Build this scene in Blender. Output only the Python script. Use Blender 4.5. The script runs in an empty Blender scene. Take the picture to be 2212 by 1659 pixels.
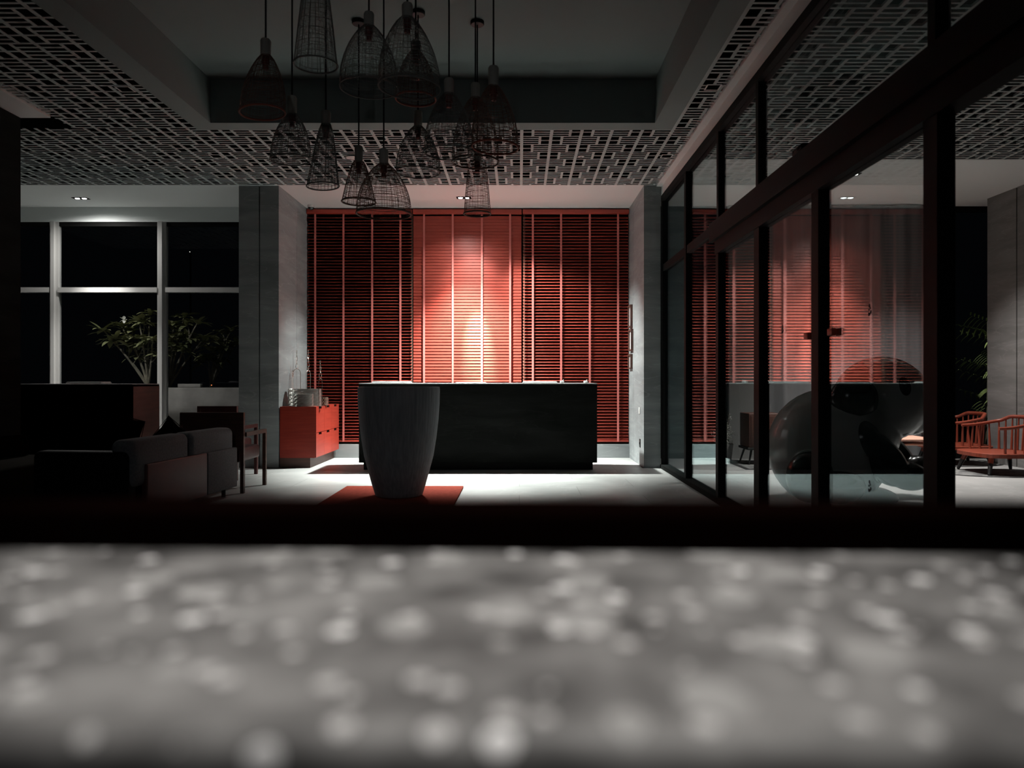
import bpy, bmesh, math, random
from mathutils import Vector, Matrix
C = bpy.context.scene
PI = math.pi
F = 1600.0; VX = 1122.0; VY = 821.0; CH = 1.12      # focal length in px, vanishing point, eye height

# ------------------------------------------------------------------ camera
cd = bpy.data.cameras.new('camera'); cam = bpy.data.objects.new('camera', cd)
C.collection.objects.link(cam); C.camera = cam
cam.location = (0, 0, CH); cam.rotation_euler = (PI/2, 0, 0)
cd.sensor_width = 36; cd.lens = F*36/2212
cd.shift_x = -(VX-1106)/2212; cd.shift_y = -(829.5-VY)/2212
cd.clip_start = 0.02; cd.clip_end = 200
cd.dof.use_dof = True; cd.dof.focus_distance = 9.0; cd.dof.aperture_fstop = 2.7
# ------------------------------------------------------------------ world, exposure
w = bpy.data.worlds.new('night'); C.world = w; w.use_nodes = True
w.node_tree.nodes['Background'].inputs[0].default_value = (0.5, 0.6, 0.8, 1)
w.node_tree.nodes['Background'].inputs[1].default_value = 0.0015
C.view_settings.view_transform = 'Standard'; C.view_settings.look = 'None'
C.view_settings.exposure = 0.0; C.view_settings.gamma = 1.0
C.cycles.max_bounces = 8; C.cycles.diffuse_bounces = 4; C.cycles.transparent_max_bounces = 24
C.cycles.sample_clamp_indirect = 3.0

def spot(name, loc, target, power, cone, blend=0.6, size=0.03, col=(1, .97, .93)):
    l = bpy.data.lights.new(name, 'SPOT'); o = bpy.data.objects.new(name, l)
    C.collection.objects.link(o); o.location = loc
    d = Vector(target)-Vector(loc); o.rotation_euler = d.to_track_quat('-Z', 'Y').to_euler()
    l.energy = power; l.spot_size = math.radians(cone); l.spot_blend = blend
    l.shadow_soft_size = size; l.color = col
    return o
# lamps of the place, plus added beams and fill (downlight fittings built further down)
NX, NY = -0.755, 10.07
COOL = (.93, 1, .95)
spot('desk_spot_down', (NX, NY, 3.54), (NX+.06, NY-.36, 0), 5000, 80, 1.0, .03, COOL)
spot('desk_spot_wide', (NX-.04, NY, 3.54), (NX+.02, NY-.05, 0), 130, 132, 1.0, .03, COOL)
spot('desk_spot_narrow', (NX+.05, NY, 3.54), (NX+.12, 10.66, 1.60), 300, 66, 1.0, .03, COOL)
spot('desk_side_extra', (NX+.05, NY, 3.54), (1.35, 10.4, .75), 1150, 60, 1.0, .03, COOL)  # extra beam, added to brighten the right blind and pillar side
spot('desk_side_extra', (NX-.05, NY, 3.54), (-2.75, 10.2, .75), 520, 50, 1.0, .03, COOL)  # extra beam, added to brighten the cabinet drawers
spot('desk_accent_extra', (NX+.05, NY, 3.54), (NX+.15, 10.66, 1.70), 6000, 15, 1.0, .03, COOL)  # additional narrow beam, added for the white hot spot on the blind
spot('window_spot', (-5.98, 10.10, 3.54), (-5.9, 10.25, 0), 1000, 62, 1.0)
spot('window_spot_wide', (-5.98, 10.10, 3.54), (-5.9, 10.15, 0), 150, 172, 1.0)
spot('lounge_spot', (4.0, 8.92, 3.54), (4.0, 8.95, 0), 700, 84, 1.0)
spot('lounge_spot', (5.12, 9.1, 3.54), (5.35, 9.1, 0), 400, 92, 1.0)
spot('bar_spot', (.0, .50, 3.50), (-.02, .43, 1.0), 235, 17, .8, .03)
spot('front_fill', (-.5, -2.6, 3.3), (-.8, 8, 0), 62, 62, 1.0, .1, (.93, .97, 1))  # added fill from behind the camera, lightens the planter and sofa
spot('garden_spot', (-7.6, 11.2, 3.1), (-5.4, 12.4, 1.5), 90, 60, .8, .03, (1, .95, .8))
spot('garden_spot', (6.9, 11.6, 2.9), (7.55, 12.4, 1.0), 120, 70, .8, .03, (1, .95, .8))

# ------------------------------------------------------------------ mesh helpers
def pt(px, py, D): return Vector(((px-VX)/F*D, D, CH+(VY-py)/F*D))
def XX(px, D): return (px-VX)/F*D
def ZZ(py, D): return CH+(VY-py)/F*D

class MB:
    def __init__(s): s.v = []; s.f = []; s.mi = []; s.sm = []
    def add(s, vs, fs, mi=0, sm=False):
        n = len(s.v); s.v += [tuple(v) for v in vs]
        s.f += [tuple(n+i for i in f) for f in fs]; s.mi += [mi]*len(fs); s.sm += [sm]*len(fs)
        return s
    def box(s, x0, x1, y0, y1, z0, z1, mi=0):
        return s.add([(x0,y0,z0),(x1,y0,z0),(x1,y1,z0),(x0,y1,z0),(x0,y0,z1),(x1,y0,z1),(x1,y1,z1),(x0,y1,z1)],
            [(0,3,2,1),(4,5,6,7),(0,1,5,4),(1,2,6,5),(2,3,7,6),(3,0,4,7)], mi)
    def rbox(s, x0, x1, y0, y1, z0, z1, r=.02, mi=0, seg=3):
        bm = bmesh.new(); bmesh.ops.create_cube(bm, size=1)
        for v in bm.verts:
            v.co = Vector(((x0+x1)/2+v.co.x*(x1-x0), (y0+y1)/2+v.co.y*(y1-y0), (z0+z1)/2+v.co.z*(z1-z0)))
        bmesh.ops.bevel(bm, geom=bm.edges[:], offset=r, segments=seg, affect='EDGES', profile=.5)
        bm.verts.index_update()
        s.add([v.co[:] for v in bm.verts], [[v.index for v in f.verts] for f in bm.faces], mi, True); bm.free()
        return s
    def tube(s, pts, r, n=6, mi=0, cap=True, closed=False):
        pts = [Vector(p) for p in pts]; m = len(pts)
        rs = r if isinstance(r, (list, tuple)) else [r]*m
        vs = []; up = None
        for i, p in enumerate(pts):
            if closed: t = pts[(i+1) % m]-pts[i-1]
            else: t = pts[min(i+1, m-1)]-pts[max(i-1, 0)]
            if t.length < 1e-9: t = Vector((0, 0, 1))
            t.normalize()
            if up is None or abs(up.dot(t)) > .95:
                up = Vector((0, 0, 1)) if abs(t.z) < .9 else Vector((1, 0, 0))
            a = up.cross(t).normalized(); b = t.cross(a).normalized(); up = b
            for k in range(n):
                g = 2*PI*k/n; vs.append(p+(a*math.cos(g)+b*math.sin(g))*rs[i])
        fs = []
        for i in range(m if closed else m-1):
            j = (i+1) % m
            for k in range(n): fs.append((i*n+k, i*n+(k+1) % n, j*n+(k+1) % n, j*n+k))
        if cap and not closed:
            fs.append(tuple(range(n-1, -1, -1))); fs.append(tuple((m-1)*n+k for k in range(n)))
        return s.add(vs, fs, mi, True)
    def lathe(s, prof, cx=0, cy=0, cz=0, n=32, mi=0, sm=True):
        vs = []; fs = []; m = len(prof)
        for (r, z) in prof:
            for k in range(n):
                g = 2*PI*k/n; vs.append((cx+r*math.cos(g), cy+r*math.sin(g), cz+z))
        for i in range(m-1):
            for k in range(n): fs.append((i*n+k, i*n+(k+1) % n, (i+1)*n+(k+1) % n, (i+1)*n+k))
        return s.add(vs, fs, mi, sm)
    def ell(s, c, r, rot=None, n=20, mi=0):
        c = Vector(c); R = rot or Matrix.Identity(3); vs = []; fs = []; m = n//2
        for i in range(m+1):
            th = PI*i/m
            for k in range(n):
                g = 2*PI*k/n
                vs.append(c+R @ Vector((r[0]*math.sin(th)*math.cos(g), r[1]*math.sin(th)*math.sin(g), r[2]*math.cos(th))))
        for i in range(m):
            for k in range(n): fs.append((i*n+k, (i+1)*n+k, (i+1)*n+(k+1) % n, i*n+(k+1) % n))
        return s.add(vs, fs, mi, True)
    def build(s, name, mat, parent=None, loc=None):
        me = bpy.data.meshes.new(name); me.from_pydata(s.v, [], s.f)
        for m in (mat if isinstance(mat, (list, tuple)) else [mat]): me.materials.append(m)
        me.polygons.foreach_set('material_index', s.mi); me.polygons.foreach_set('use_smooth', s.sm)
        me.update()
        if any(s.sm):
            bm = bmesh.new(); bm.from_mesh(me); bmesh.ops.remove_doubles(bm, verts=bm.verts, dist=1e-6)
            for e in bm.edges:
                if len(e.link_faces) == 2 and e.calc_face_angle(0) > math.radians(38): e.smooth = False
            bm.to_mesh(me); bm.free()
        o = bpy.data.objects.new(name, me); C.collection.objects.link(o)
        if loc: o.location = loc
        if parent: o.parent = parent
        return o
def tag(o, label=None, cat=None, group=None, kind=None):
    if label: o['label'] = label
    if cat: o['category'] = cat
    if group: o['group'] = group
    if kind: o['kind'] = kind
    return o
def thing(name, label, cat, loc=(0, 0, 0), rz=0, group=None):
    o = bpy.data.objects.new(name, None); C.collection.objects.link(o)
    o.location = loc; o.rotation_euler = (0, 0, rz); o.empty_display_size = .1
    return tag(o, label, cat, group)
def struct(name, mb, mat): return tag(mb.build(name, mat), kind='structure')
def struct_root(name, loc=(0, 0, 0)):
    o = bpy.data.objects.new(name, None); C.collection.objects.link(o); o.location = loc
    return tag(o, kind='structure')
def dup(root, loc=None, rz=None, label=None):
    r = root.copy(); C.collection.objects.link(r)
    if loc is not None: r.location = loc
    if rz is not None: r.rotation_euler = (0, 0, rz)
    if label: r['label'] = label
    for ch in list(root.children):
        c = ch.copy(); C.collection.objects.link(c); c.parent = r
        for g in list(ch.children):
            d = g.copy(); C.collection.objects.link(d); d.parent = c
    return r

# ------------------------------------------------------------------ materials
def mat(name, col, rough=.5, metal=0, spec=.5, emit=None, es=0):
    m = bpy.data.materials.new(name); m.use_nodes = True
    b = m.node_tree.nodes['Principled BSDF']
    b.inputs['Base Color'].default_value = (*col, 1); b.inputs['Roughness'].default_value = rough
    b.inputs['Metallic'].default_value = metal; b.inputs['Specular IOR Level'].default_value = spec
    if emit: b.inputs['Emission Color'].default_value = (*emit, 1); b.inputs['Emission Strength'].default_value = es
    return m
def noise_mat(name, c0, c1, scale=5, rough=.5, detail=6, stretch=(1, 1, 1), bump=0, spec=.5, p0=.35, p1=.65, metal=0, dist=0.0):
    m = mat(name, c0, rough, metal, spec); nt = m.node_tree; N = nt.nodes; L = nt.links; b = N['Principled BSDF']
    tc = N.new('ShaderNodeTexCoord'); mp = N.new('ShaderNodeMapping'); mp.inputs['Scale'].default_value = stretch
    nz = N.new('ShaderNodeTexNoise'); nz.inputs['Scale'].default_value = scale; nz.inputs['Detail'].default_value = detail
    nz.inputs['Distortion'].default_value = dist
    cr = N.new('ShaderNodeValToRGB'); cr.color_ramp.elements[0].color = (*c0, 1); cr.color_ramp.elements[1].color = (*c1, 1)
    cr.color_ramp.elements[0].position = p0; cr.color_ramp.elements[1].position = p1
    L.new(tc.outputs['Object'], mp.inputs[0]); L.new(mp.outputs[0], nz.inputs['Vector'])
    L.new(nz.outputs[0], cr.inputs[0]); L.new(cr.outputs[0], b.inputs['Base Color'])
    if bump:
        bp = N.new('ShaderNodeBump'); bp.inputs['Strength'].default_value = bump; bp.inputs['Distance'].default_value = .01
        L.new(nz.outputs[0], bp.inputs['Height']); L.new(bp.outputs[0], b.inputs['Normal'])
    return m
def stone_mat(name, c0, c1, vein, rough=.45, tile=None, spec=.5, joint=.5):
    """grey stone with slanting pale veins; tile=(w,h) adds fine joints in the xy plane"""
    m = mat(name, c0, rough, 0, spec); nt = m.node_tree; N = nt.nodes; L = nt.links; b = N['Principled BSDF']
    tc = N.new('ShaderNodeTexCoord'); mp = N.new('ShaderNodeMapping')
    mp.inputs['Rotation'].default_value = (.5, .45, .3); mp.inputs['Scale'].default_value = (.6, .6, 3.2)
    L.new(tc.outputs['Object'], mp.inputs[0])
    n1 = N.new('ShaderNodeTexNoise'); n1.inputs['Scale'].default_value = 1.6; n1.inputs['Detail'].default_value = 9; n1.inputs['Distortion'].default_value = .8
    n2 = N.new('ShaderNodeTexNoise'); n2.inputs['Scale'].default_value = 2.2; n2.inputs['Detail'].default_value = 7; n2.inputs['Distortion'].default_value = .5
    L.new(mp.outputs[0], n1.inputs['Vector']); L.new(mp.outputs[0], n2.inputs['Vector'])
    r1 = N.new('ShaderNodeValToRGB'); r1.color_ramp.elements[0].color = (*c0, 1); r1.color_ramp.elements[1].color = (*c1, 1)
    r1.color_ramp.elements[0].position = .3; r1.color_ramp.elements[1].position = .7
    L.new(n1.outputs[0], r1.inputs[0])
    r2 = N.new('ShaderNodeValToRGB'); e = r2.color_ramp.elements
    e[0].position = .485; e[0].color = (0, 0, 0, 1); e[1].position = .515; e[1].color = (0, 0, 0, 1)
    k = e.new(.5); k.color = (1, 1, 1, 1)
    L.new(n2.outputs[0], r2.inputs[0])
    mx = N.new('ShaderNodeMixRGB'); mx.inputs[2].default_value = (*vein, 1)
    ml = N.new('ShaderNodeMath'); ml.operation = 'MULTIPLY'; ml.inputs[1].default_value = .22
    L.new(r2.outputs[0], ml.inputs[0]); L.new(ml.outputs[0], mx.inputs[0]); L.new(r1.outputs[0], mx.inputs[1])
    out = mx.outputs[0]
    if tile:
        br = N.new('ShaderNodeTexBrick'); br.offset = .5; br.inputs['Scale'].default_value = 1
        br.inputs['Color1'].default_value = (1, 1, 1, 1); br.inputs['Color2'].default_value = (.9, .9, .9, 1)
        br.inputs['Mortar'].default_value = (joint, joint, joint, 1); br.inputs['Mortar Size'].default_value = .003
        br.inputs['Brick Width'].default_value = tile[0]; br.inputs['Row Height'].default_value = tile[1]
        L.new(tc.outputs['Object'], br.inputs['Vector'])
        m2 = N.new('ShaderNodeMixRGB'); m2.blend_type = 'MULTIPLY'; m2.inputs[0].default_value = 1
        L.new(out, m2.inputs[1]); L.new(br.outputs[0], m2.inputs[2]); out = m2.outputs[0]
    L.new(out, b.inputs['Base Color'])
    return m
def glass_mat(name, f0=.04, tint=(1, 1, 1), refl=(1, 1, 1), haze=0):
    """thin pane: clear, with a reflection that grows towards grazing angles"""
    m = bpy.data.materials.new(name); m.use_nodes = True; nt = m.node_tree; N = nt.nodes; L = nt.links
    N.remove(N['Principled BSDF']); out = N['Material Output']
    lw = N.new('ShaderNodeLayerWeight'); lw.inputs[0].default_value = .5
    p = N.new('ShaderNodeMath'); p.operation = 'POWER'; p.inputs[1].default_value = 5
    a = N.new('ShaderNodeMath'); a.operation = 'MULTIPLY_ADD'; a.inputs[1].default_value = 1-f0; a.inputs[2].default_value = f0
    L.new(lw.outputs['Facing'], p.inputs[0]); L.new(p.outputs[0], a.inputs[0])
    t = N.new('ShaderNodeBsdfTransparent'); t.inputs[0].default_value = (*tint, 1)
    g = N.new('ShaderNodeBsdfGlossy'); g.inputs[0].default_value = (*refl, 1); g.inputs[1].default_value = 0.0
    mx = N.new('ShaderNodeMixShader'); L.new(a.outputs[0], mx.inputs[0]); L.new(t.outputs[0], mx.inputs[1]); L.new(g.outputs[0], mx.inputs[2])
    L.new(mx.outputs[0], out.inputs[0]); return m

M = {}
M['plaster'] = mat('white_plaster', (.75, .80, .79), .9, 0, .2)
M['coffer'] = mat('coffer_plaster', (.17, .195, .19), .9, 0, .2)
M['lattice'] = mat('lattice_paint', (.40, .44, .43), .7, 0, .3)
M['void'] = mat('void_black', (.004, .004, .004), 1, 0, 0)
M['floor'] = stone_mat('floor_stone', (.30, .30, .295), (.46, .455, .445), (.62, .61, .6), .42, (1.2, .6), .4, .55)
M['stone'] = stone_mat('pillar_stone', (.17, .18, .185), (.28, .295, .30), (.5, .52, .53), .6)
M['stone_light'] = stone_mat('column_stone', (.16, .155, .15), (.25, .24, .235), (.4, .38, .37), .6)
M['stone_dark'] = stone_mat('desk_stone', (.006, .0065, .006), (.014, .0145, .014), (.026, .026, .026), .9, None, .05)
M['black'] = mat('black_frame_paint', (.005, .005, .005), .6, 0, .08)
M['red'] = noise_mat('red_blind_paint', (.25, .036, .024), (.29, .044, .030), 3, .42, 4, (1, 6, 6), spec=.2)
M['redtape'] = mat('red_ladder_tape', (.55, .15, .13), .7, 0, .3)
M['redwood'] = noise_mat('red_lacquer_wood', (.24, .020, .010), (.30, .030, .016), 2.5, .42, 5, (1, 1, 14))
M['mat_red'] = noise_mat('rust_felt', (.20, .028, .016), (.25, .038, .022), 30, .95, spec=.1)
M['planter'] = noise_mat('charcoal_planter', (.22, .235, .25), (.30, .315, .335), 6, .85, 3, (8, 8, .6), .25)
M['win_metal'] = mat('window_aluminium', (.40, .40, .39), .45, .3)
M['glass'] = glass_mat('partition_glass', .05, (.97, .98, .98), (.78, .94, .96))
M['winglass'] = glass_mat('window_glass', .015, (.95, .96, .96))
M['clear'] = glass_mat('clear_glass', .05, (.93, .95, .95))
M['lens'] = mat('lamp_lens', (1, 1, 1), .3, 0, .5, (1, .98, .95), 14)
M['cord'] = mat('black_cord', (.004, .004, .004), .6, 0, .2)
M['cap'] = mat('pale_wood_ferrule', (.30, .29, .26), .7)
M['socket'] = mat('dark_red_socket', (.14, .015, .01), .5)
M['rattan'] = noise_mat('smoked_rattan', (.09, .045, .03), (.16, .085, .06), 40, .7)
M['rattan_red'] = mat('rust_rattan_rim', (.28, .07, .04), .7)
M['rattan_grey'] = mat('grey_rattan', (.13, .125, .115), .75)
M['wire'] = mat('silver_wire', (.75, .68, .62), .25, 1)
M['mesh_metal'] = mat('hammered_silver', (.45, .43, .40), .35, .8)
M['white'] = mat('white_enamel', (.75, .75, .73), .4)
M['grey_fabric'] = noise_mat('grey_upholstery', (.09, .094, .10), (.12, .124, .13), 60, .95, 3, (1, 1, 1), .1, .2)
M['red_leather'] = noise_mat('oxblood_leather', (.045, .006, .005), (.06, .009, .007), 8, .55)
M['dark_wood'] = noise_mat('dark_brown_wood', (.05, .018, .012), (.08, .03, .02), 4, .5, 5, (1, 1, 8))
M['chair_wood'] = noise_mat('cherry_wood', (.17, .03, .015), (.23, .044, .022), 5, .4, 5, (6, 6, 1))
M['oak'] = noise_mat('pink_oak', (.62, .30, .22), (.70, .38, .28), 4, .45, 5, (1, 9, 1))
M['bench_cloth'] = mat('near_black_cloth', (.012, .011, .007), .95, 0, .05)
M['sock'] = mat('blackened_leg_tip', (.01, .01, .01), .5)
M['curtain'] = noise_mat('grey_sheer_fabric', (.12, .12, .125), (.15, .15, .155), 2, .95, 2, (6, 1, .3))
M['greywall'] = mat('grey_plaster', (.17, .17, .165), .9)
M['concrete'] = noise_mat('planter_concrete', (.20, .19, .185), (.28, .27, .26), 4, .9)
M['leaf'] = noise_mat('frangipani_leaf', (.13, .15, .07), (.24, .24, .13), 4, .5)
M['leaf_green'] = mat('palm_leaf', (.20, .26, .10), .5)
M['leaf_pale'] = mat('pale_leaf', (.55, .55, .5), .6)
M['bark'] = noise_mat('grey_bark', (.14, .13, .10), (.22, .20, .16), 12, .9)
M['flower'] = mat('white_petal', (.85, .85, .82), .6)
M['panda_white'] = mat('panda_white_gloss', (.46, .46, .45), .2)
M['panda_black'] = mat('panda_black_gloss', (.006, .006, .006), .5, 0, .25)
M['panda_red'] = mat('panda_red_gloss', (.38, .02, .01), .3)
M['rug'] = noise_mat('grey_rug_and_shadow', (.11, .11, .11), (.19, .19, .185), 7, .95, 2, (1, 1, 1), 0, .2, .45, .55)
M['rug_shadow_edge'] = mat('charcoal_rug_and_shadow_edge', (.035, .035, .035), .95, 0, .1)
M['decal'] = mat('frosted_decal', (.05, .05, .06), .8)
M['redpad'] = mat('red_handle', (.45, .04, .015), .45)
M['paper'] = mat('pale_paper', (.75, .75, .74), .6)
M['soil'] = mat('night_ground', (.02, .02, .018), 1, 0, 0)
M['rim_black'] = mat('matt_black_rim', (.0030, .0010, .0008), 1, 0, 0)
M['amber'] = mat('amber_light', (1, .3, .1), .5, 0, .5, (1, .25, .08), 1.2)
M['star'] = mat('distant_light', (1, 1, 1), .5, 0, .5, (1, .95, .85), 1.5)
def panda_mat():
    m = mat('panda_two_tone_gloss', (.46, .46, .45), .2); nt = m.node_tree; N = nt.nodes; L_ = nt.links; b = N['Principled BSDF']
    a = N.new('ShaderNodeAttribute'); a.attribute_name = 'patch'
    g = N.new('ShaderNodeMath'); g.operation = 'GREATER_THAN'; g.inputs[1].default_value = 0.0; L_.new(a.outputs['Fac'], g.inputs[0])
    mx = N.new('ShaderNodeMixRGB'); mx.inputs[1].default_value = (.004, .004, .004, 1); mx.inputs[2].default_value = (.46, .46, .45, 1)
    L_.new(g.outputs[0], mx.inputs[0]); L_.new(mx.outputs[0], b.inputs['Base Color']); return m
M['panda'] = panda_mat()
def slab_mat():
    m = mat('speckled_stone_with_glints', (.2, .2, .2), .55, 0, .35); nt = m.node_tree; N = nt.nodes; L = nt.links; b = N['Principled BSDF']
    tc = N.new('ShaderNodeTexCoord')
    nz = N.new('ShaderNodeTexNoise'); nz.inputs['Scale'].default_value = 26; nz.inputs['Detail'].default_value = 3
    cr = N.new('ShaderNodeValToRGB'); cr.color_ramp.elements[0].color = (.075, .071, .069, 1); cr.color_ramp.elements[1].color = (.29, .28, .272, 1)
    cr.color_ramp.elements[0].position = .32; cr.color_ramp.elements[1].position = .68
    L.new(tc.outputs['Object'], nz.inputs['Vector']); L.new(nz.outputs[0], cr.inputs[0])
    out = cr.outputs[0]
    for sc, th, col, keep in ((28, .22, (.38, .37, .36), .66), (66, .18, (.62, .60, .59), .60), (44, .15, (.90, .88, .87), .72)):  # bright chips also stand in for glints, painted into the colour
        vo = N.new('ShaderNodeTexVoronoi'); vo.inputs['Scale'].default_value = sc; vo.inputs['Randomness'].default_value = 1
        L.new(tc.outputs['Object'], vo.inputs['Vector'])
        lt = N.new('ShaderNodeMath'); lt.operation = 'LESS_THAN'; lt.inputs[1].default_value = th*1.6
        L.new(vo.outputs['Distance'], lt.inputs[0])
        sp = N.new('ShaderNodeSeparateColor'); L.new(vo.outputs['Color'], sp.inputs[0])
        gt = N.new('ShaderNodeMath'); gt.operation = 'GREATER_THAN'; gt.inputs[1].default_value = keep; L.new(sp.outputs[0], gt.inputs[0])
        mu = N.new('ShaderNodeMath'); mu.operation = 'MULTIPLY'; L.new(lt.outputs[0], mu.inputs[0]); L.new(gt.outputs[0], mu.inputs[1])
        mx = N.new('ShaderNodeMixRGB'); mx.inputs[2].default_value = (*col, 1)
        L.new(mu.outputs[0], mx.inputs[0]); L.new(out, mx.inputs[1]); out = mx.outputs[0]
    L.new(out, b.inputs['Base Color'])
    return m
M['slab'] = slab_mat()

# ================================================================== ROOM SHELL
GX = 1.85                      # plane of the glass partition
ZC = 3.60                      # ceiling height
fl = MB().box(-8.0, 9.0, -1.0, 10.72, -.12, 0); struct('floor', fl, M['floor'])
gr = MB().box(-14, 14, 10.9, 26, -.14, -.02); struct('floor', gr, M['soil'])['label'] = 'dark ground outside the windows'
# coffer and plain ceiling strips
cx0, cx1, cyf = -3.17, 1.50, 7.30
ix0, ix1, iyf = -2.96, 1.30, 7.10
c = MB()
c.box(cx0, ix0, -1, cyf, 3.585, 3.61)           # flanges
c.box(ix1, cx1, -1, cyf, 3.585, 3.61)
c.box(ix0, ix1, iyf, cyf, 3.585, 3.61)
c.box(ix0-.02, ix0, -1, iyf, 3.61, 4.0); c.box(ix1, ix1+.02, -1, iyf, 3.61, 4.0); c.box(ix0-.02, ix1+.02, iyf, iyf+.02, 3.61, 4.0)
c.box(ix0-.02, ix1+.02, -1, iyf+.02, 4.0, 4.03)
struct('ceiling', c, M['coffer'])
s_ = MB()
s_.box(-8, -3.57, 9.42, 10.72, ZC, ZC+.1); s_.box(-3.57, GX, 9.42, 10.72, ZC, ZC+.1)   # soffits over the two bays
s_.box(-4.70, -4.40, -1, 6.95, ZC-.02, ZC+.05)                                           # strip along the left wall
s_.box(1.74, GX-.04, -1, 9.42, ZC-.02, ZC+.05); s_.box(GX-.045, GX+.045, -1, 9.6, 3.46, ZC+.05)  # strip along the glass
s_.box(GX+.045, 9.0, 8.34, 10.62, ZC, ZC+.1)
struct('ceiling', s_, M['plaster'])
v = MB(); v.box(-8, 9, -1, 11, 4.06, 4.1); v.box(-8, -7.98, -1, 11, ZC, 4.06); v.box(-8, 9, 10.7, 10.72, 3.7, 4.06)
v.box(-8, cx1+.6, 7.32, 9.42, 3.80, 3.82); v.box(-8, cx0, -1, 7.32, 3.80, 3.82)
v.box(GX+.045, 9, -1, 8.34, 3.80, 3.82)
struct('ceiling', v, M['void'])
# lattice screens of the ceiling
def lattice(x0, x1, y0, y1, z=ZC, xoff=0., th=.005):
    mb = MB(); P = .30; u = .065
    k0 = math.floor((x0-xoff)/P)-1; k1 = math.ceil((x1-xoff)/P)+1
    def cb(a0, a1, b0, b1, dz=0.):
        a0 = max(a0, x0); a1 = min(a1, x1); b0 = max(b0, y0); b1 = min(b1, y1)
        if a1-a0 > .002 and b1-b0 > .002: mb.box(a0, a1, b0, b1, z-dz, z+th-dz)
    for k in range(k0, k1): cb(xoff+k*P-.016, xoff+k*P+.016, y0, y1)
    r0 = math.floor(y0/u)-1; r1 = math.ceil(y1/u)+1
    for k in range(k0, k1):
        xa = xoff+k*P+.016; xb = xoff+(k+1)*P-.016
        for r in range(r0, r1):
            y = r*u; blk = (r//4) % 2; par = (k+blk) % 2      # par 0: squares at the left spine of this bay
            if par == 0:
                cb(xa+.085 if r % 2 else xa, xb, y-.011, y+.011)
                if r % 4 == 0: cb(xa+.083, xa+.110, y-.011, y+4*u+.011, .0006)
            else:
                cb(xa, xb-.085 if r % 2 else xb, y-.011, y+.011)
                if r % 4 == 0: cb(xb-.110, xb-.083, y-.011, y+4*u+.011, .0006)
    return mb
xo = XX(1126, 9.42)
la = lattice(-7.6, 1.74, 7.30, 9.42, xoff=xo); la2 = lattice(-4.40, -3.17, 1.2, 7.30, xoff=xo); la3 = lattice(1.50, 1.74, 1.2, 7.30, xoff=xo)
for q in (la2, la3): la.add(q.v, q.f)
struct('ceiling', la, M['lattice'])
lb = lattice(GX+.045, 7.2, 1.2, 8.34, xoff=xo, th=.02); struct('ceiling', lb, M['lattice'])

# left: near wall, niche wall above window
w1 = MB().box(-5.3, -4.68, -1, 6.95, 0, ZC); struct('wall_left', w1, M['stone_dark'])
wb = MB().box(-8, -3.4, 10.62, 10.72, 3.39, ZC); struct('wall_back', wb, M['plaster'])
wd = MB().box(-3.5, 1.85, 10.80, 10.9, 0, 3.7); struct('wall_back', wd, M['void'])
wf = MB().box(-8, -7.9, 6.95, 10.72, 0, ZC); struct('wall_left', wf, M['void'])
bb = MB().box(-3.08, 1.60, 10.66, 10.80, 0, .195); struct('baseboard_back', bb, M['stone'])
# stone pillars that frame the reception bay
p = thing('stone_pillar', 'broad dark grey stone pillar left of the red blinds, beside the black window', 'pillar', (-3.32, 10.08, 0))
MB().box(-.26, -.005, -.63, .72, 0, ZC).build('stone_cladding', M['stone'], p)
MB().box(.010, .25, -.63, .13, 0, ZC).box(.010, .25, .136, .72, 0, ZC).build('stone_cladding', M['stone'], p)
MB().box(-.005, .010, -.60, .70, 0, ZC-.001).build('joint_strip', M['black'], p)
p = thing('stone_pillar', 'narrow grey stone pillar right of the red blinds, against the glass wall', 'pillar', (1.70, 10.08, 0))
MB().box(-.115, .098, -.65, .20, 0, ZC).box(-.115, .098, .206, .72, 0, ZC).build('stone_cladding', M['stone'], p)
sw = thing('wall_switch', 'small white switch plate on the right stone pillar above the socket', 'switch', (1.585, 0, 0))
MB().rbox(-.008, 0, 9.72, 9.80, ZZ(894, 9.75), ZZ(880, 9.75), .003).build('plate', M['white'], sw)
MB().rbox(-.012, -.007, 9.74, 9.78, ZZ(890, 9.75), ZZ(884, 9.75), .002).build('rocker', M['white'], sw)
so = thing('wall_socket', 'dark slotted socket plate low on the right stone pillar', 'socket', (1.585, 0, 0))
MB().rbox(-.008, 0, 9.68, 9.76, ZZ(966, 9.72), ZZ(948, 9.72), .003).build('plate', M['sock'], so)
MB().box(-.010, -.007, 9.70, 9.74, ZZ(960, 9.72), ZZ(955, 9.72)).build('slot', M['void'], so)
for i, (ya, yb, d0, d1, lb_) in enumerate(((659, 707, 10.36, 10.60, 'topmost of the three slim picture frames on the right pillar reveal'),
        (712, 758, 10.30, 10.56, 'middle of the three slim picture frames on the right pillar reveal, hanging furthest out'),
        (765, 797, 10.36, 10.60, 'lowest and shortest of the three slim picture frames on the right pillar reveal'))):
    t = thing('picture_frame', lb_, 'picture frame', (1.585, 0, 0), 0, 'picture frames on the right pillar')
    za, zb = ZZ(yb, 10.45), ZZ(ya, 10.45); a = MB()
    a.box(-.035, 0, d0, d0+.02, za, zb); a.box(-.035, 0, d1-.02, d1, za, zb); a.box(-.035, 0, d0+.02, d1-.02, za, za+.02); a.box(-.035, 0, d0+.02, d1-.02, zb-.02, zb)
    a.build('frame', M['dark_wood'], t)
    MB().box(-.012, -.001, d0+.02, d1-.02, za+.02, zb-.02).build('picture', M['paper'], t)

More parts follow.
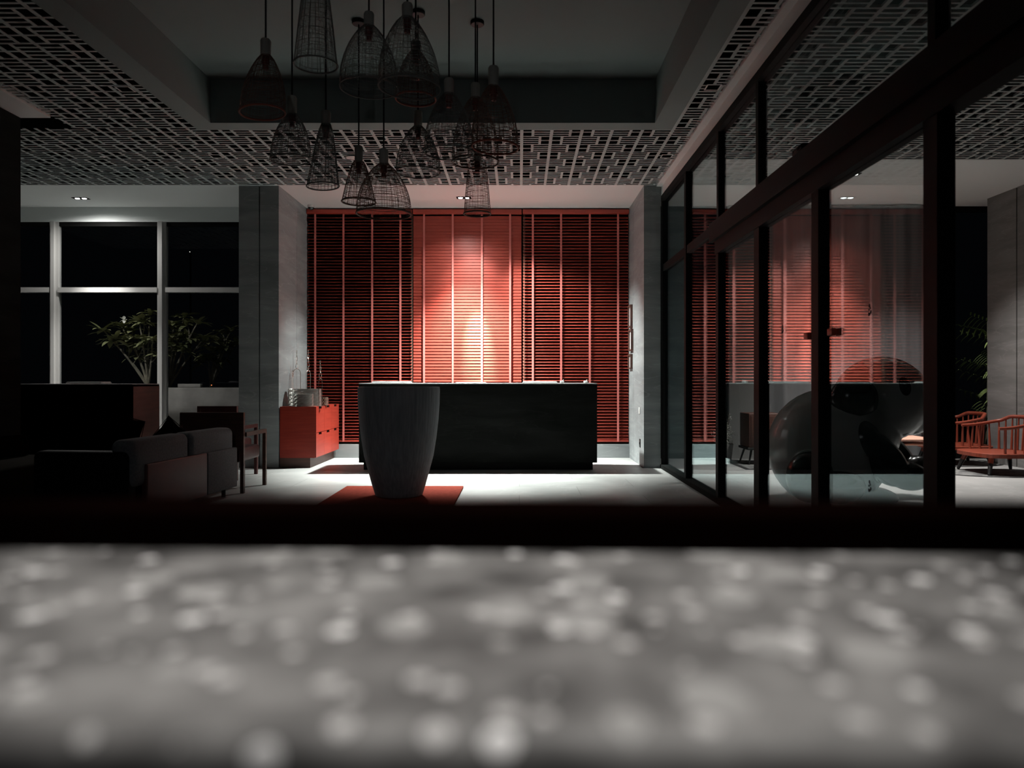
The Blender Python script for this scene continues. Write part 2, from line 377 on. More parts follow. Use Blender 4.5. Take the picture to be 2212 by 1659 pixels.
# ---------------------------------------------------------------- far-left window
wn = struct_root('window_1', (0, 10.64, 0))
ztop, ztr = 3.39, ZZ(626, 10.6)
for i, xm in enumerate((XX(115, 10.6), XX(348, 10.6), -3.55)):
    a = MB().box(xm-.06, xm-.03, -.03, .05, 0, ztop); a.box(xm-.03, xm+.02, -.06, .05, 0, ztop); a.box(xm+.02, xm+.06, -.02, .05, 0, ztop)
    a.build('mullion', M['win_metal'], wn)
xs = [-7.9, XX(115, 10.6), XX(348, 10.6), -3.55]
for a0, a1 in zip(xs[:-1], xs[1:]):
    MB().box(a0+.06, a1-.06, -.045, .05, ztr-.035, ztr+.035).build('transom', M['win_metal'], wn)
    MB().box(a0+.06, a1-.06, 0, .05, ztop-.06, ztop).build('head_rail', M['black'], wn)
    MB().box(a0+.06, a1-.06, .012, .022, 0, ztr-.035).build('pane', M['winglass'], wn)
    MB().box(a0+.06, a1-.06, .012, .022, ztr+.035, ztop-.06).build('pane', M['winglass'], wn)

# ---------------------------------------------------------------- glass partition
gw = struct_root('window_2', (GX, 0, 0))
posts = [(9.42, .08, 3.46), (8.10, .085, 3.46), (6.79, .085, 3.46), (5.66, .12, 3.46), (4.54, .105, 2.585), (3.265, .11, 3.46), (2.0, .11, 3.46)]
ZT0, ZT1 = 2.276, 2.585
for d, wd_, zt in posts:
    MB().box(-.04, .04, d-wd_/2, d+wd_/2, 0, ZT0 if d < 6.9 else zt).build('mullion', M['black'], gw)
    if d < 6.9 and zt > 3: MB().box(-.035, .035, d-.03, d+.03, ZT1, zt).build('mullion', M['black'], gw)
tb = MB().box(-.05, .05, -1, 6.83, ZT0, ZT1); tb.box(-.085, -.05, -1, 6.9, ZT0+.12, ZT1-.02); tb.box(-.03, .03, 6.83, 9.42, 2.50, ZT1); tb.build('transom', M['black'], gw)
MB().box(-.05, .05, -1, 9.42, 3.39, 3.46).build('head_rail', M['black'], gw)
MB().box(-.06, .06, 5.72, 9.42, 0, .05).build('sill', M['stone_dark'], gw)
ys = [9.38, 8.14, 6.83, 5.72, 4.59, 3.32, 2.05, -1.0]
ys2 = [8.06, 6.75, 5.60, 4.49, 3.21, 1.95]
segs = [(8.14, 9.38), (6.83, 8.06), (5.72, 6.75), (4.59, 5.60)]
for a0, a1 in segs:
    MB().box(-.005, .005, a0, a1, .05, ZT0 if a1 < 6.9 else 2.50).build('pane', M['glass'], gw)
for a0, a1 in ((8.14, 9.38), (6.83, 8.06), (5.69, 6.76), (3.30, 5.63), (2.03, 3.235)):
    MB().box(-.005, .005, a0, a1, ZT1, 3.39).build('pane', M['glass'], gw)
dr = struct_root('door_1', (GX, 0, 0))
MB().box(-.005, .005, 3.32, 4.49, .02, ZT0).build('pane', M['glass'], dr)
def pull(yc, zc, root):
    a = MB().rbox(-.035, -.006, yc-.035, yc+.035, zc-.022, zc+.022, .006); a.rbox(.006, .035, yc-.035, yc+.035, zc-.022, zc+.022, .006)
    a.build('pull_handle', M['redpad'], root)
pull(4.34, ZZ(717, 4.34), dr); pull(4.70, ZZ(726, 4.70), gw)
def decal(yc, zc, root, s=.024):
    mb = MB()
    for k in range(6):
        g = k*PI/3+.3; r = s*(1 if k % 2 else .7); n = 8
        vs = [(-.0062, yc+math.cos(g)*r*.5+math.cos(q*2*PI/n)*r*.34, zc+math.sin(g)*r*1.1+math.sin(q*2*PI/n)*r*.42) for q in range(n)]
        vs += [(-.0052, y, z) for (_, y, z) in vs]
        mb.add(vs, [tuple(range(n)), tuple(range(2*n-1, n-1, -1))]+[(q, q+n, (q+1) % n+n, (q+1) % n) for q in range(n)])
    mb.build('leaf_decal', M['decal'], root)
dd = GX*F/(1692-VX); decal(dd, ZZ(712, dd), gw)
dd = GX*F/(1881-VX); decal(dd, ZZ(671, dd), dr); decal(dd, ZZ(1052, dd), dr)
sn = thing('door_sensor', 'small black rounded sensor box on top of the glass wall crossbeam', 'sensor', (GX, 4.79, ZT1))
MB().rbox(-.06, .04, -.09, .09, 0, .045, .015).build('housing', M['black'], sn); MB().rbox(-.064, -.058, -.03, .03, .012, .03, .002).build('lens', M['sock'], sn)

# ---------------------------------------------------------------- lounge beyond the glass
gwl = MB().box(XX(1575, 10.5), XX(1668, 10.5), 10.50, 10.6, 0, ZC); struct('wall_back', gwl, M['greywall'])
wk = MB().box(XX(1668, 10.5), 6.0, 10.58, 10.68, 0, ZC); struct('wall_back', wk, M['greywall'])
w3 = struct_root('window_3', (0, 10.60, 0))
for a0, a1 in ((GX+.05, XX(1575, 10.5)), (6.05, 7.6)):
    MB().box(a0, a1, -.03, .03, 0, .08).box(a0, a1, -.03, .03, ZC-.08, ZC).box(a0, a0+.05, -.03, .03, .08, ZC-.08).box(a1-.05, a1, -.03, .03, .08, ZC-.08).build('window_frame', M['black'], w3)
    MB().box(a0+.05, a1-.05, -.005, .005, .08, ZC-.08).build('pane', M['winglass'], w3)
cu = MB(); nx = 150; xa, xb = XX(1665, 10.4), 5.95; zt_, zb_ = ZC-.02, .06; th = .012
rr = random.Random(4)
ph = [rr.uniform(0, 6) for _ in range(4)]
cols = []
for i in range(nx+1):
    t_ = i/nx; x = xa+(xb-xa)*t_
    y = 10.44+.035*math.sin(x*11+ph[0])+.02*math.sin(x*23+ph[1])+.012*math.sin(x*5+ph[2])
    cols.append((x, y))
vs = []
for (x, y) in cols: vs += [(x, y, zb_), (x, y, zt_), (x, y+th, zt_), (x, y+th, zb_)]
fs = []
for i in range(nx):
    a, b = 4*i, 4*i+4
    fs += [(a, b, b+1, a+1), (a+1, b+1, b+2, a+2), (a+2, b+2, b+3, a+3), (a+3, b+3, b, a)]
cu.add(vs, fs, 0, True)
ct = thing('curtain', 'tall grey full-length curtain lit by a downlight beyond the glass wall', 'curtain', (0, 0, 0))
cu.build('fabric', M['curtain'], ct); MB().tube([(xa, 10.46, ZC-.012), (xb, 10.46, ZC-.012)], .01).build('rail', M['black'], ct)
# stone column at the far right
p = thing('stone_pillar', 'grey veined stone pillar at the right frame edge behind the spindle chairs', 'pillar', (6.7, 9.1, 0))
MB().box(-.30, .3, -1.1, .42, 0, ZC).box(-.30, .3, .445, 1.03, 0, ZC).build('stone_cladding', M['stone_light'], p)
MB().box(-.28, .28, .42, .445, 0, ZC-.001).build('joint_strip', M['black'], p)

# ================================================================== FOREGROUND BAR
bt = thing('bar_counter', 'blurred speckled grey stone counter across the bottom of the photo, right before the camera', 'counter', (0, .32, 0), -.028)
MB().rbox(-1.6, 1.6, -.114, .12, .98, 1.02, .010).build('stone_top', M['slab'], bt)
MB().rbox(-1.6, 1.6, .12, .165, .96, 1.0425, .006).build('back_rim', M['rim_black'], bt)
MB().box(-1.58, 1.58, -.10, .12, .0, .98).build('base', M['void'], bt)

# ================================================================== RECEPTION
# wooden venetian blinds
def blind(x0, x1, tilt, tapes, label, cordx=None):
    W = x1-x0; t = thing('venetian_blind', label, 'blind', ((x0+x1)/2, 10.72, 0), 0, 'red venetian blinds behind the desk')
    zt, zb = ZZ(452, 10.7), .225
    MB().rbox(-W/2+.004, W/2-.004, -.05, .03, zt-.07, zt-.004, .006).build('head_rail', M['redwood'], t)
    MB().rbox(-W/2+.006, W/2-.006, -.03, .02, zb, zb+.028, .006).build('bottom_rail', M['redwood'], t)
    s = MB(); n = int((zt-.09-zb-.03)/.0443); c_, s2 = math.cos(tilt), math.sin(tilt); r = random.Random(int(x0*100))
    for i in range(n):
        z = zb+.055+i*.0443+r.uniform(-.0006, .0006); hw = .025; h = .0015
        # front edge (towards the camera) is the low one
        q = [(-hw*c_-h*s2, -hw*s2+h*c_), (-hw*c_+h*s2, -hw*s2-h*c_), (hw*c_+h*s2, hw*s2-h*c_), (hw*c_-h*s2, hw*s2+h*c_)]
        xa_, xb_ = -W/2+.008, W/2-.008
        vs = [(xa_, y, z+dz) for y, dz in q]+[(xb_, y, z+dz) for y, dz in q]
        s.add(vs, [(0, 1, 2, 3), (7, 6, 5, 4), (0, 4, 5, 1), (1, 5, 6, 2), (2, 6, 7, 3), (3, 7, 4, 0)])
    s.build('slats', M['red'], t)
    for px in tapes:
        x = XX(px, 10.69)-(x0+x1)/2
        MB().box(x-.014, x+.014, -.034, -.031, zb+.01, zt-.06).build('ladder_tape', M['redtape'], t)
    if cordx is not None:
        x = XX(cordx, 10.65)-(x0+x1)/2
        MB().tube([(x, -.045, zt-.07), (x+.004, -.045, 1.6), (x, -.045, .9)], .003, 5).tube([(x+.018, -.045, zt-.07), (x+.014, -.045, 1.8), (x+.018, -.045, .85)], .003, 5).build('pull_cord', M['rattan'], t)
bx = [-3.075, XX(891, 10.7), XX(1128, 10.7), 1.585]
blind(bx[0], bx[1]-.004, .42, (681, 742, 804, 865), 'left red wooden venetian blind, slats open, behind the side cabinet', 888)
blind(bx[1]+.004, bx[2]-.004, 1.40, (916, 978, 1041, 1102), 'middle red wooden venetian blind, slats shut, brightly lit by the spotlight')
blind(bx[2]+.004, bx[3], .62, (1151, 1212, 1274, 1335), 'right red wooden venetian blind, slats open, beside the narrow stone pillar', 1131)

# reception desk
dx0, dx1, dy0 = XX(775, 9.2), XX(1290, 9.2), 9.2
t = thing('reception_desk', 'long black stone reception desk in front of the lit red blinds', 'desk', ((dx0+dx1)/2, 9.53, 0))
hw = (dx1-dx0)/2
MB().rbox(-hw, hw, -.33, .33, .093, 1.069, .004).build('body', M['stone_dark'], t)
MB().rbox(-hw, hw, -.33, .33, 1.070, 1.081, .003).build('worktop', M['floor'], t)
MB().box(-hw+.05, hw-.05, -.28, .30, 0, .093).build('plinth', M['black'], t)
def tray(px0, px1, h, lab, d=9.45, cat='tray', name='flat_tray'):
    t = thing(name, lab, cat, (XX((px0+px1)/2, d), d, 1.081)); ww = (px1-px0)/F*d/2
    MB().rbox(-ww, ww, -.11, .11, 0, h*.6, .003).build('base', M['paper'], t); MB().rbox(-ww+.006, ww-.006, -.10, .10, h*.6, h, .002).build('top_sheet', M['paper'], t)
tray(806, 887, .022, 'thin pale tray lying near the left end of the black reception desk')
tray(1129, 1203, .022, 'thin pale tray lying right of centre on the black reception desk')
tray(985, 1050, .010, 'pale sheet of papers under the spotlight at the middle of the reception desk', 9.5, 'papers', 'paper_stack')
for px, lb_ in ((1214, 'small white cup-shaped holder beside the right tray on the reception desk'), (1265, 'small white pointed holder near the right end of the reception desk')):
    t = thing('small_holder', lb_, 'holder', (XX(px, 9.4), 9.4, 1.081)); MB().lathe([(0, 0), (.022, 0), (.028, .022), (.02, .03), (0, .024)], n=14).build('cup', M['white'], t)
    MB().tube([(0, 0, .015), (.018, 0, .045)], .004, 6).build('pen', M['white'], t)

# side cabinet, drawers facing the desk
cxL, cxR, cy0, cy1 = -3.058, -2.595, 9.455, 10.645
t = thing('side_cabinet', 'red lacquered low drawer cabinet against the left stone pillar', 'cabinet', (cxL, cy0, 0))
wx, wy = cxR-cxL, cy1-cy0
MB().box(0, wx-.018, 0, wy, .125, .78).build('carcass', M['redwood'], t)
MB().box(.0, wx-.075, .0, wy, 0, .125).build('plinth', M['dark_wood'], t)
for r_, (z0, z1) in enumerate(((.130, .44), (.446, .778))):
    for k in range(3):
        y0_ = k*wy/3+.0015; y1_ = (k+1)*wy/3-.0015; ym = (y0_+y1_)/2
        a = MB().box(wx-.018, wx, y0_, y1_, z0, z1-.03); a.box(wx-.018, wx, y0_, ym-.07, z1-.03, z1); a.box(wx-.018, wx, ym+.07, y1_, z1-.03, z1)
        dwr = a.build('drawer', M['redwood'], t)
        MB().box(wx-.0179, wx-.012, ym-.07, ym+.07, z1-.029, z1-.0005).build('finger_slot', M['void'], dwr)
ZT = .78
def basket(cx, cy, rx, ry_, h, lab, nrow):
    t = thing('glass_basket', lab, 'lantern', (cx, cy, ZT), 0, 'baskets and lanterns on the side cabinet')
    mb = MB(); n = 40
    for i in range(nrow+1):
        z = .004+(h-.008)*i/nrow
        mb.tube([(rx*math.cos(2*PI*k/n), ry_*math.sin(2*PI*k/n), z+.002*math.sin(k*5+i)) for k in range(n)], .0035, 5, closed=True)
    mb.build('woven_wall', M['mesh_metal'], t)
    mb = MB()
    for k in range(30):
        g = 2*PI*k/30; mb.tube([(rx*.985*math.cos(g), ry_*.985*math.sin(g), .002), (rx*.985*math.cos(g+.06), ry_*.985*math.sin(g+.06), h)], .0022, 4)
    mb.build('stakes', M['mesh_metal'], t)
    bs = MB().lathe([(rx*.95, .001), (rx*.95, .004), (0, .004)], n=30).build('base', M['mesh_metal'], t); bs.scale = (1, ry_/rx, 1)
    return t
B1 = basket(-2.825, 9.74, .215, .115, .225, 'larger oval woven silver basket at the back of the red side cabinet', 24)
basket(XX(655, 9.53), 9.535, .125, .068, .16, 'smaller oval woven silver basket in front on the red side cabinet', 20)
def lantern(px, D, ytop, yarch, ybot, half, lab, rz=0, z0=ZT):
    """standing wire hook with a twisted finial"""
    x = XX(px, D); t = thing('wire_stand', lab, 'wire ornament', (x, D, z0), rz, 'wire stands on the side cabinet')
    za = ZZ(yarch, D)-z0; zt = ZZ(ytop, D)-z0
    pts = [(-half, 0, 0), (-half, 0, za-half*1.1)]+[(-half*math.cos(a), 0, za-half*1.1+half*1.1*math.sin(a)) for a in [PI*k/12 for k in range(1, 12)]]+[(half, 0, za-half*1.1), (half, 0, 0)]
    MB().tube(pts, .0045, 6).build('wire_arch', M['wire'], t)
    mb = MB(); n = 40; hgt = zt-za
    for s in (0, PI):
        mb.tube([(.016*(1-.75*i/n)*abs(math.sin(i/n*PI*2.5))*math.cos(s), .016*(1-.75*i/n)*math.sin(i/n*PI*5+s), za+hgt*i/n) for i in range(n+1)], .003, 5)
    mb.build('twisted_finial', M['wire'], t)
    MB().rbox(-half-.02, half+.02, -.03, .03, 0, .006, .002).build('foot', M['wire'], t)
lantern(641, 10.05, 757, 797, 878, .05, 'wire stand with wide arch and curled finial before the stone, tallest but one', 0)
lantern(666, 9.95, 756, 800, 878, .045, 'tallest thin silver wire stand, turned edge-on, at the left edge of the red blind', 1.2)
lantern(692, 9.62, 779, 818, 878, .022, 'front silver wire stand with narrow arch at the cabinet corner', .2)
lantern(632, 9.90, 800, 812, 878, .022, 'short wire stand at the far left behind the larger basket', 1.5)
t = thing('studded_cup', 'small silver studded cup at the right end of the side cabinet top', 'cup', (XX(701, 9.93), 9.93, ZT))
MB().lathe([(0, 0), (.045, 0), (.045, .11), (.041, .11), (.041, .004), (0, .004)], n=24).build('cup_wall', M['rattan'], t)
mb = MB()
for r_ in range(5):
    for k in range(12):
        g = 2*PI*(k+.5*(r_ % 2))/12; mb.ell((.047*math.cos(g), .047*math.sin(g), .013+.021*r_), (.007, .007, .007), n=6)
mb.build('studs', M['wire'], t)

# tapered planter on its mat
px_, py_ = XX(862, 7.05), 7.05
t = thing('floor_mat', 'square rust red mat on the stone floor under the tall dark planter', 'mat', (-1.185, 7.09, 0))
MB().rbox(-.605, .605, -.60, .60, 0, .022, .004).build('mat_top', M['mat_red'], t)
t = thing('tall_planter', 'very tall tapered charcoal planter standing before the reception desk', 'planter', (px_, py_, .022))
prof = [(.20, 0), (.222, .01), (.25, .10), (.283, .22), (.325, .38), (.352, .55), (.372, .72), (.382, .88), (.385, 1.01), (.382, 1.03)]
pr = []
for i in range(len(prof)-1):
    (r0, z0), (r1, z1) = prof[i], prof[i+1]
    for q in range(4): pr.append((r0+(r1-r0)*q/4, z0+(z1-z0)*q/4))
pr.append(prof[-1])
mb = MB(); n = 192; vs = []; fs = []
for (r, z) in pr:
    for k in range(n):
        g = 2*PI*k/n; rr_ = r*(1+.004*math.cos(g*64)); vs.append((rr_*math.cos(g), rr_*math.sin(g), z))
for i in range(len(pr)-1):
    for k in range(n): fs.append((i*n+k, i*n+(k+1) % n, (i+1)*n+(k+1) % n, (i+1)*n+k))
mb.add(vs, fs, 0, True); mb.build('vessel', M['planter'], t)
MB().lathe([(.383, 1.022), (.384, 1.034), (.35, 1.034), (.345, .98), (.30, .5), (0, .5)], n=64).build('rim', M['planter'], t)
MB().lathe([(.325, .93), (.2, .95), (0, .955)], n=40).build('soil', M['soil'], t)

# ================================================================== CEILING FITTINGS
def downlight(x, y, lab, z=ZC):
    t = thing('twin_downlight', lab, 'downlight', (x, y, z), 0, 'twin recessed downlights')
    mb = MB(); mb.box(-.10, .10, -.055, -.045, -.006, 0).box(-.10, .10, .045, .055, -.006, 0).box(-.10, -.09, -.045, .045, -.006, 0).box(.09, .10, -.045, .045, -.006, 0).box(-.004, .004, -.045, .045, -.006, 0)
    mb.build('frame', M['black'], t)
    MB().box(-.09, .09, -.045, .045, -.003, -.0005).build('housing', M['void'], t)
    for s in (-1, 1): MB().lathe([(.030, -.004), (.026, -.009), (0, -.011)], cx=s*.046, n=18).build('lens', M['lens'], t)
downlight(NX, NY, 'lit twin downlight in the white soffit above the red blinds')
downlight(-5.98, 10.10, 'lit twin downlight in the white soffit at the left above the dark window')
downlight(4.0, 8.92, 'lit twin downlight in the soffit beyond the glass, above the curtain')
downlight(5.12, 9.1, 'lit twin downlight beyond the glass, over the spindle chairs behind the thick post')
def sqframe(px, py, lab):
    D = (ZC-CH)*F/(VY-py); t = thing('square_downlight', lab, 'ceiling fitting', (XX(px, D), D, ZC), 0, 'unlit square fittings in the lattice')
    h = .062; a = MB().box(-h, h, -h, -h+.01, -.005, .0).box(-h, h, h-.01, h, -.005, .0).box(-h, -h+.01, -h+.01, h-.01, -.005, .0).box(h-.01, h, -h+.01, h-.01, -.005, .0)
    a.build('frame', M['white'], t); MB().box(-h+.01, h-.01, -h+.01, h-.01, -.002, .03).build('housing', M['void'], t)
sqframe(270, 192, 'unlit square fitting in the lattice nearest the upper left corner')
sqframe(467, 337, 'unlit square fitting in the lattice above the left stone pillar')
sqframe(1440, 337, 'unlit square fitting in the lattice near the right stone pillar')
sqframe(1540, 188, 'unlit square fitting in the narrow lattice strip by the glass wall')
for px, py, r, nm, lb_ in ((762, 340, .075, 'ceiling_speaker', 'white round ceiling disc half hidden by the hanging lamps'), (1255, 337, .035, 'smoke_detector', 'small round detector ring in the lattice above the right blind'), (221, 337, .03, 'smoke_detector', 'small round detector in the lattice above the left window')):
    D = (ZC-CH)*F/(VY-py); t = thing(nm, lb_, 'ceiling fitting', (XX(px, D), D, ZC))
    MB().lathe([(r, 0), (r, -.008), (r*.7, -.014), (r*.45, -.014)], n=24).build('ring', M['white'], t)
    MB().lathe([(r*.45, -.012), (0, -.012)], n=24).build('centre', M['white'] if r > .05 else M['void'], t)
t = thing('security_camera', 'small white dome camera where the soffit meets the left blind', 'camera', (XX(672, 10.5), 10.5, ZC))
MB().lathe([(0, 0), (.05, 0), (.05, -.03), (.045, -.035)], n=20).build('base', M['white'], t)
MB().lathe([(.04, -.03), (.036, -.05), (.022, -.062), (0, -.066)], n=20).build('dome', M['sock'], t)

# ---------------------------------------------------------------- hanging basket lamps
PEND = [  # cord px, depth, cap top y, cap bottom y, rim y, rim half px, shape, rim mat, tiltx, label
 (574, 4.8, 85, 122, 243, 47, 'bell', 'r', .06, 'leftmost woven basket pendant lamp, bell shaped with a rust rim'),
 (631, 5.3, 208, 248, 345, 42, 'bell', 'g', .04, 'bell basket pendant lamp hanging just right of and below the leftmost one'),
 (682, 4.2, -120, -85, 140, 46, 'cone', 'g', 0, 'tall conical basket pendant lamp whose top leaves the upper edge of the photo'),
 (704, 5.1, 240, 272, 402, 34, 'cone', 'g', .05, 'slim conical basket pendant lamp hanging directly below the one cut by the upper edge'),
 (797, 4.8, 27, 60, 190, 62, 'bell', 'g', 0, 'wide bell basket pendant lamp at the upper middle, left of the widest overlapping one'),
 (775, 5.94, 316, 352, 436, 36, 'cone', 'd', 0, 'small conical basket pendant lamp with dark rim, low, left of the big low basket'),
 (829, 5.3, 322, 358, 462, 58, 'bell', 'd', 0, 'big low bell basket pendant lamp against the white soffit and left blind'),
 (880, 4.5, 8, 42, 190, 66, 'bell', 'g', -.03, 'widest bell basket pendant lamp near the upper edge, its pale cap just in the photo'),
 (898, 5.0, 88, 112, 214, 43, 'bell', 'r', 0, 'smaller bell basket pendant lamp with orange rim, seen inside the widest one'),
 (903, 5.79, 240, 276, 372, 47, 'bell', 'g', 0, 'bell basket pendant lamp hanging below the orange rimmed one, before the lattice'),
 (970, 4.95, 170, 205, 330, 53, 'bell', 'g', 0, 'wide bell basket pendant lamp left of the front right one'),
 (1027, 5.45, 180, 214, 350, 50, 'bell', 'd', 0, 'bell basket pendant lamp half hidden behind the rightmost one'),
 (1066, 4.6, 144, 188, 318, 50, 'bell', 'r', -.03, 'rightmost woven basket pendant lamp, bell shaped, largest on the right'),
 (1031, 5.95, 322, 350, 462, 29, 'tube', 'd', 0, 'narrow tubular basket pendant lamp, lowest at the right, before the lit soffit'),
]
random.seed(11)
for idx, (px, D, yc0, yc1, yr, hp, shape, rm, tilt, lab) in enumerate(PEND):
    x = XX(px, D); zc0, zc1, zr = ZZ(yc0, D), ZZ(yc1, D), ZZ(yr, D); R = hp/F*D; Z0 = 4.0
    t = thing('basket_pendant', lab, 'pendant lamp', (x, D, Z0), 0, 'woven basket pendant lamps')
    t_ = random.Random(idx*7+1)
    MB().lathe([(0, 0), (.055, 0), (.055, -.022), (.05, -.028), (0, -.03)], n=24).build('canopy', M['cord'], t)
    MB().tube([(0, 0, -.028), (0, 0, zc0-Z0)], .0062, 6).build('cord', M['cord'], t)
    hc = zc0-zc1; rc = .034
    def tl(p):   # slight lean of each basket about its cap
        z = p[2]-(zc1-Z0); return (p[0]+math.sin(tilt)*(-z)*-1, p[1], p[2]+math.sin(tilt)*p[0]*1.2)
    MB().lathe([(0, zc0-Z0), (rc*.8, zc0-Z0), (rc, zc0-Z0-.012), (rc*.93, zc1-Z0), (0, zc1-Z0)], n=20).build('cap', M['cap'], t)
    sk = MB().lathe([(rc*.7, zc1-Z0), (rc*.75, zc1-Z0-.05), (rc*.55, zc1-Z0-.052), (rc*.55, zc1-Z0-.085), (0, zc1-Z0-.085)], n=16); sk.build('socket', M['socket'], t)
    zb = zc1-Z0-.085
    bu = MB().lathe([(.013, zb), (.016, zb-.02), (.028, zb-.05), (.031, zb-.075), (.024, zb-.1), (0, zb-.108)], n=16); bu.build('bulb', M['clear'], t)
    H = zc1-zr
    def prof_r(s):
        if shape == 'bell': return R*(.20+.80*math.sin(min(1, s*1.12)*PI/2)**.78)*(1-.0*s)
        if shape == 'cone': return R*(.30+.70*s**.72)
        return R*(.62+.38*s**.8)
    sh = MB()
    nv = 76 if shape != 'tube' else 40; nseg = 12
    for k in range(nv):
        g = 2*PI*k/nv+t_.uniform(-.03, .03); tw = t_.uniform(-.10, .10)
        pts = []
        for i in range(nseg+1):
            s = i/nseg; r = prof_r(s)*(1+t_.uniform(-.004, .004)); a = g+tw*s
            pts.append(tl((r*math.cos(a), r*math.sin(a), zc1-Z0+.01-(H+.01)*s)))
        sh.tube(pts, .0010, 3, cap=False)
    nh = 34
    for i in range(nh):
        s = (i+.5)/nh+t_.uniform(-.012, .012); s = min(max(s, .02), .98); n = 30; a1, a2, b1, b2 = t_.uniform(0, 6), t_.uniform(0, 6), t_.uniform(.004, .014), t_.uniform(.002, .01)
        pts = []
        for k in range(n):
            g = 2*PI*k/n; ss = min(.995, max(.01, s+b1*math.sin(g+a1)+b2*math.sin(3*g+a2))); r = prof_r(ss)
            pts.append(tl((r*math.cos(g), r*math.sin(g), zc1-Z0-H*ss)))
        sh.tube(pts, .0011 if i % 4 else .0019, 3, closed=True)
    sh.build('shade', M['rattan_grey'] if rm == 'g' else M['rattan'], t)
    MB().tube([tl((R*1.005*math.cos(2*PI*k/36), R*1.005*math.sin(2*PI*k/36), zr-Z0)) for k in range(36)], .0065 if rm != 'g' else .005, 6, closed=True).build('rim', {'r': M['rattan_red'], 'g': M['rattan_grey'], 'd': M['rattan']}[rm], t)

# ================================================================== LEFT LOUNGE
# black service desk
t = thing('service_desk', 'black box-like service desk before the left window, lamp light along its top', 'desk', (-4.62, 8.3, 0))
MB().rbox(-.86, .44, -.3, .3, .05, 1.067, .004).build('body', M['rim_black'], t); MB().rbox(-.86, .44, -.3, .3, 1.068, 1.078, .003).build('worktop', M['stone_light'], t)
MB().rbox(.44, .446, -.29, .29, .08, 1.05, .001).build('side_panel', M['dark_wood'], t)
MB().box(-.82, .40, -.26, .26, 0, .05).build('plinth', M['black'], t)
tray(155, 230, .02, 'thin pale tray on the black service desk before the left window', 8.35)
# sofa with its back to the desk
t = thing('sofa', 'grey upholstered sofa with oxblood back panel in the dark lower left, turned away', 'sofa', (-2.83, 6.38, 0), -.10)
for y0_, y1_ in ((-.80, -.01), (.01, .78)): MB().rbox(-.20, 0, y0_, y1_, .30, .665, .06, 0, 5).build('back_cushion', M['grey_fabric'], t)
MB().rbox(-.03, .02, -.66, .24, .09, .47, .012).build('back_panel', M['red_leather'], t)
MB().rbox(-.03, .02, .25, .80, .09, .47, .012).build('back_panel', M['grey_fabric'], t)
MB().rbox(-.78, -.04, -.68, .66, .12, .40, .04).build('seat', M['black'], t)
for y0_, y1_ in ((-.84, -.68), (.66, .80)): MB().rbox(-.80, -.035, y0_, y1_, .10, .58, .05, 0, 4).build('armrest', M['black'], t)
for sx in (-.74, -.08):
    for sy in (-.74, .72): MB().tube([(sx, sy, 0), (sx, sy, .13)], .02, 8).build('leg', M['sock'], t)
def cushion(loc, s, rot, lab):
    t = thing('throw_cushion', lab, 'cushion', loc); t.rotation_euler = rot
    mb = MB(); n = 12; vs = []; fs = []
    for side in (1, -1):
        for i in range(n+1):
            for j in range(n+1):
                u_, v_ = 2*i/n-1, 2*j/n-1; d = (1-u_*u_)*(1-v_*v_); pin = 1-.10*(1-abs(u_))*(abs(v_))-.10*(1-abs(v_))*abs(u_)
                vs.append((u_*s*pin, side*.07*d**.6, v_*s*pin))
    m_ = (n+1)**2
    for i in range(n):
        for j in range(n):
            a = i*(n+1)+j; fs.append((a, a+1, a+n+2, a+n+1)); fs.append((m_+a, m_+a+n+1, m_+a+n+2, m_+a+1))
    mb.add(vs, fs, 0, True); mb.build('cover', M['rim_black'], t)
    MB().tube([(-s, 0, -s), (s, 0, -s), (s, 0, s), (-s, 0, s)], .005, 5, closed=True).build('piping', M['black'], t)
cushion((-3.20, 6.80, .605), .132, (.12, .72, 0), 'black cushion standing on its corner behind the sofa back')
cushion((-3.40, 6.25, .63), .195, (.1, .25, .1), 'large black cushion leaning left of the pointed cushion')
# chairs behind the sofa
def box_chair(cx, cy, w, h, rz, lab, frame, pad):
    t = thing('armchair', lab, 'armchair', (cx, cy, 0), rz)
    W = w/2; a = .035
    MB().box(-W, -W+a, -.02, .02, 0, h).box(W-a, W, -.02, .02, 0, h).box(-W+a, W-a, -.02, .02, h-a, h).build('back_frame', frame, t)
    MB().box(-W+a, W-a, -.012, .012, .42, h-a).build('back_panel', frame, t)
    MB().rbox(-W+a+.01, W-a-.01, .02, .58, .30, .44, .03).build('seat', pad, t)
    for s in (-1, 1):
        MB().box(s*W-a/2, s*W+a/2, .02, .60, .56, .60).build('armrest', frame, t); MB().box(s*W-a/2, s*W+a/2, .565, .60, 0, .56).build('leg', frame, t)
box_chair(XX(459, 7.33), 7.33, .63, .80, 0, 'dark wooden armchair with flat back, right behind the grey sofa', M['dark_wood'], M['red_leather'])
box_chair(XX(474, 8.3), 8.25, .44, .83, 0, 'dark red chair whose top edge shows above the dark wooden armchair', M['red_leather'], M['red_leather'])
t = thing('lounge_bench', 'very dark upholstered bench at the far lower left before the service desk', 'bench', (-4.28, 5.9, 0))
MB().rbox(-.36, .34, -.9, .9, .12, .44, .04).build('seat', M['bench_cloth'], t); MB().rbox(-.36, -.2, -.9, .9, .44, .62, .04).build('backrest', M['rim_black'], t)
MB().box(-.32, .30, -.85, .85, 0, .12).build('plinth', M['black'], t)

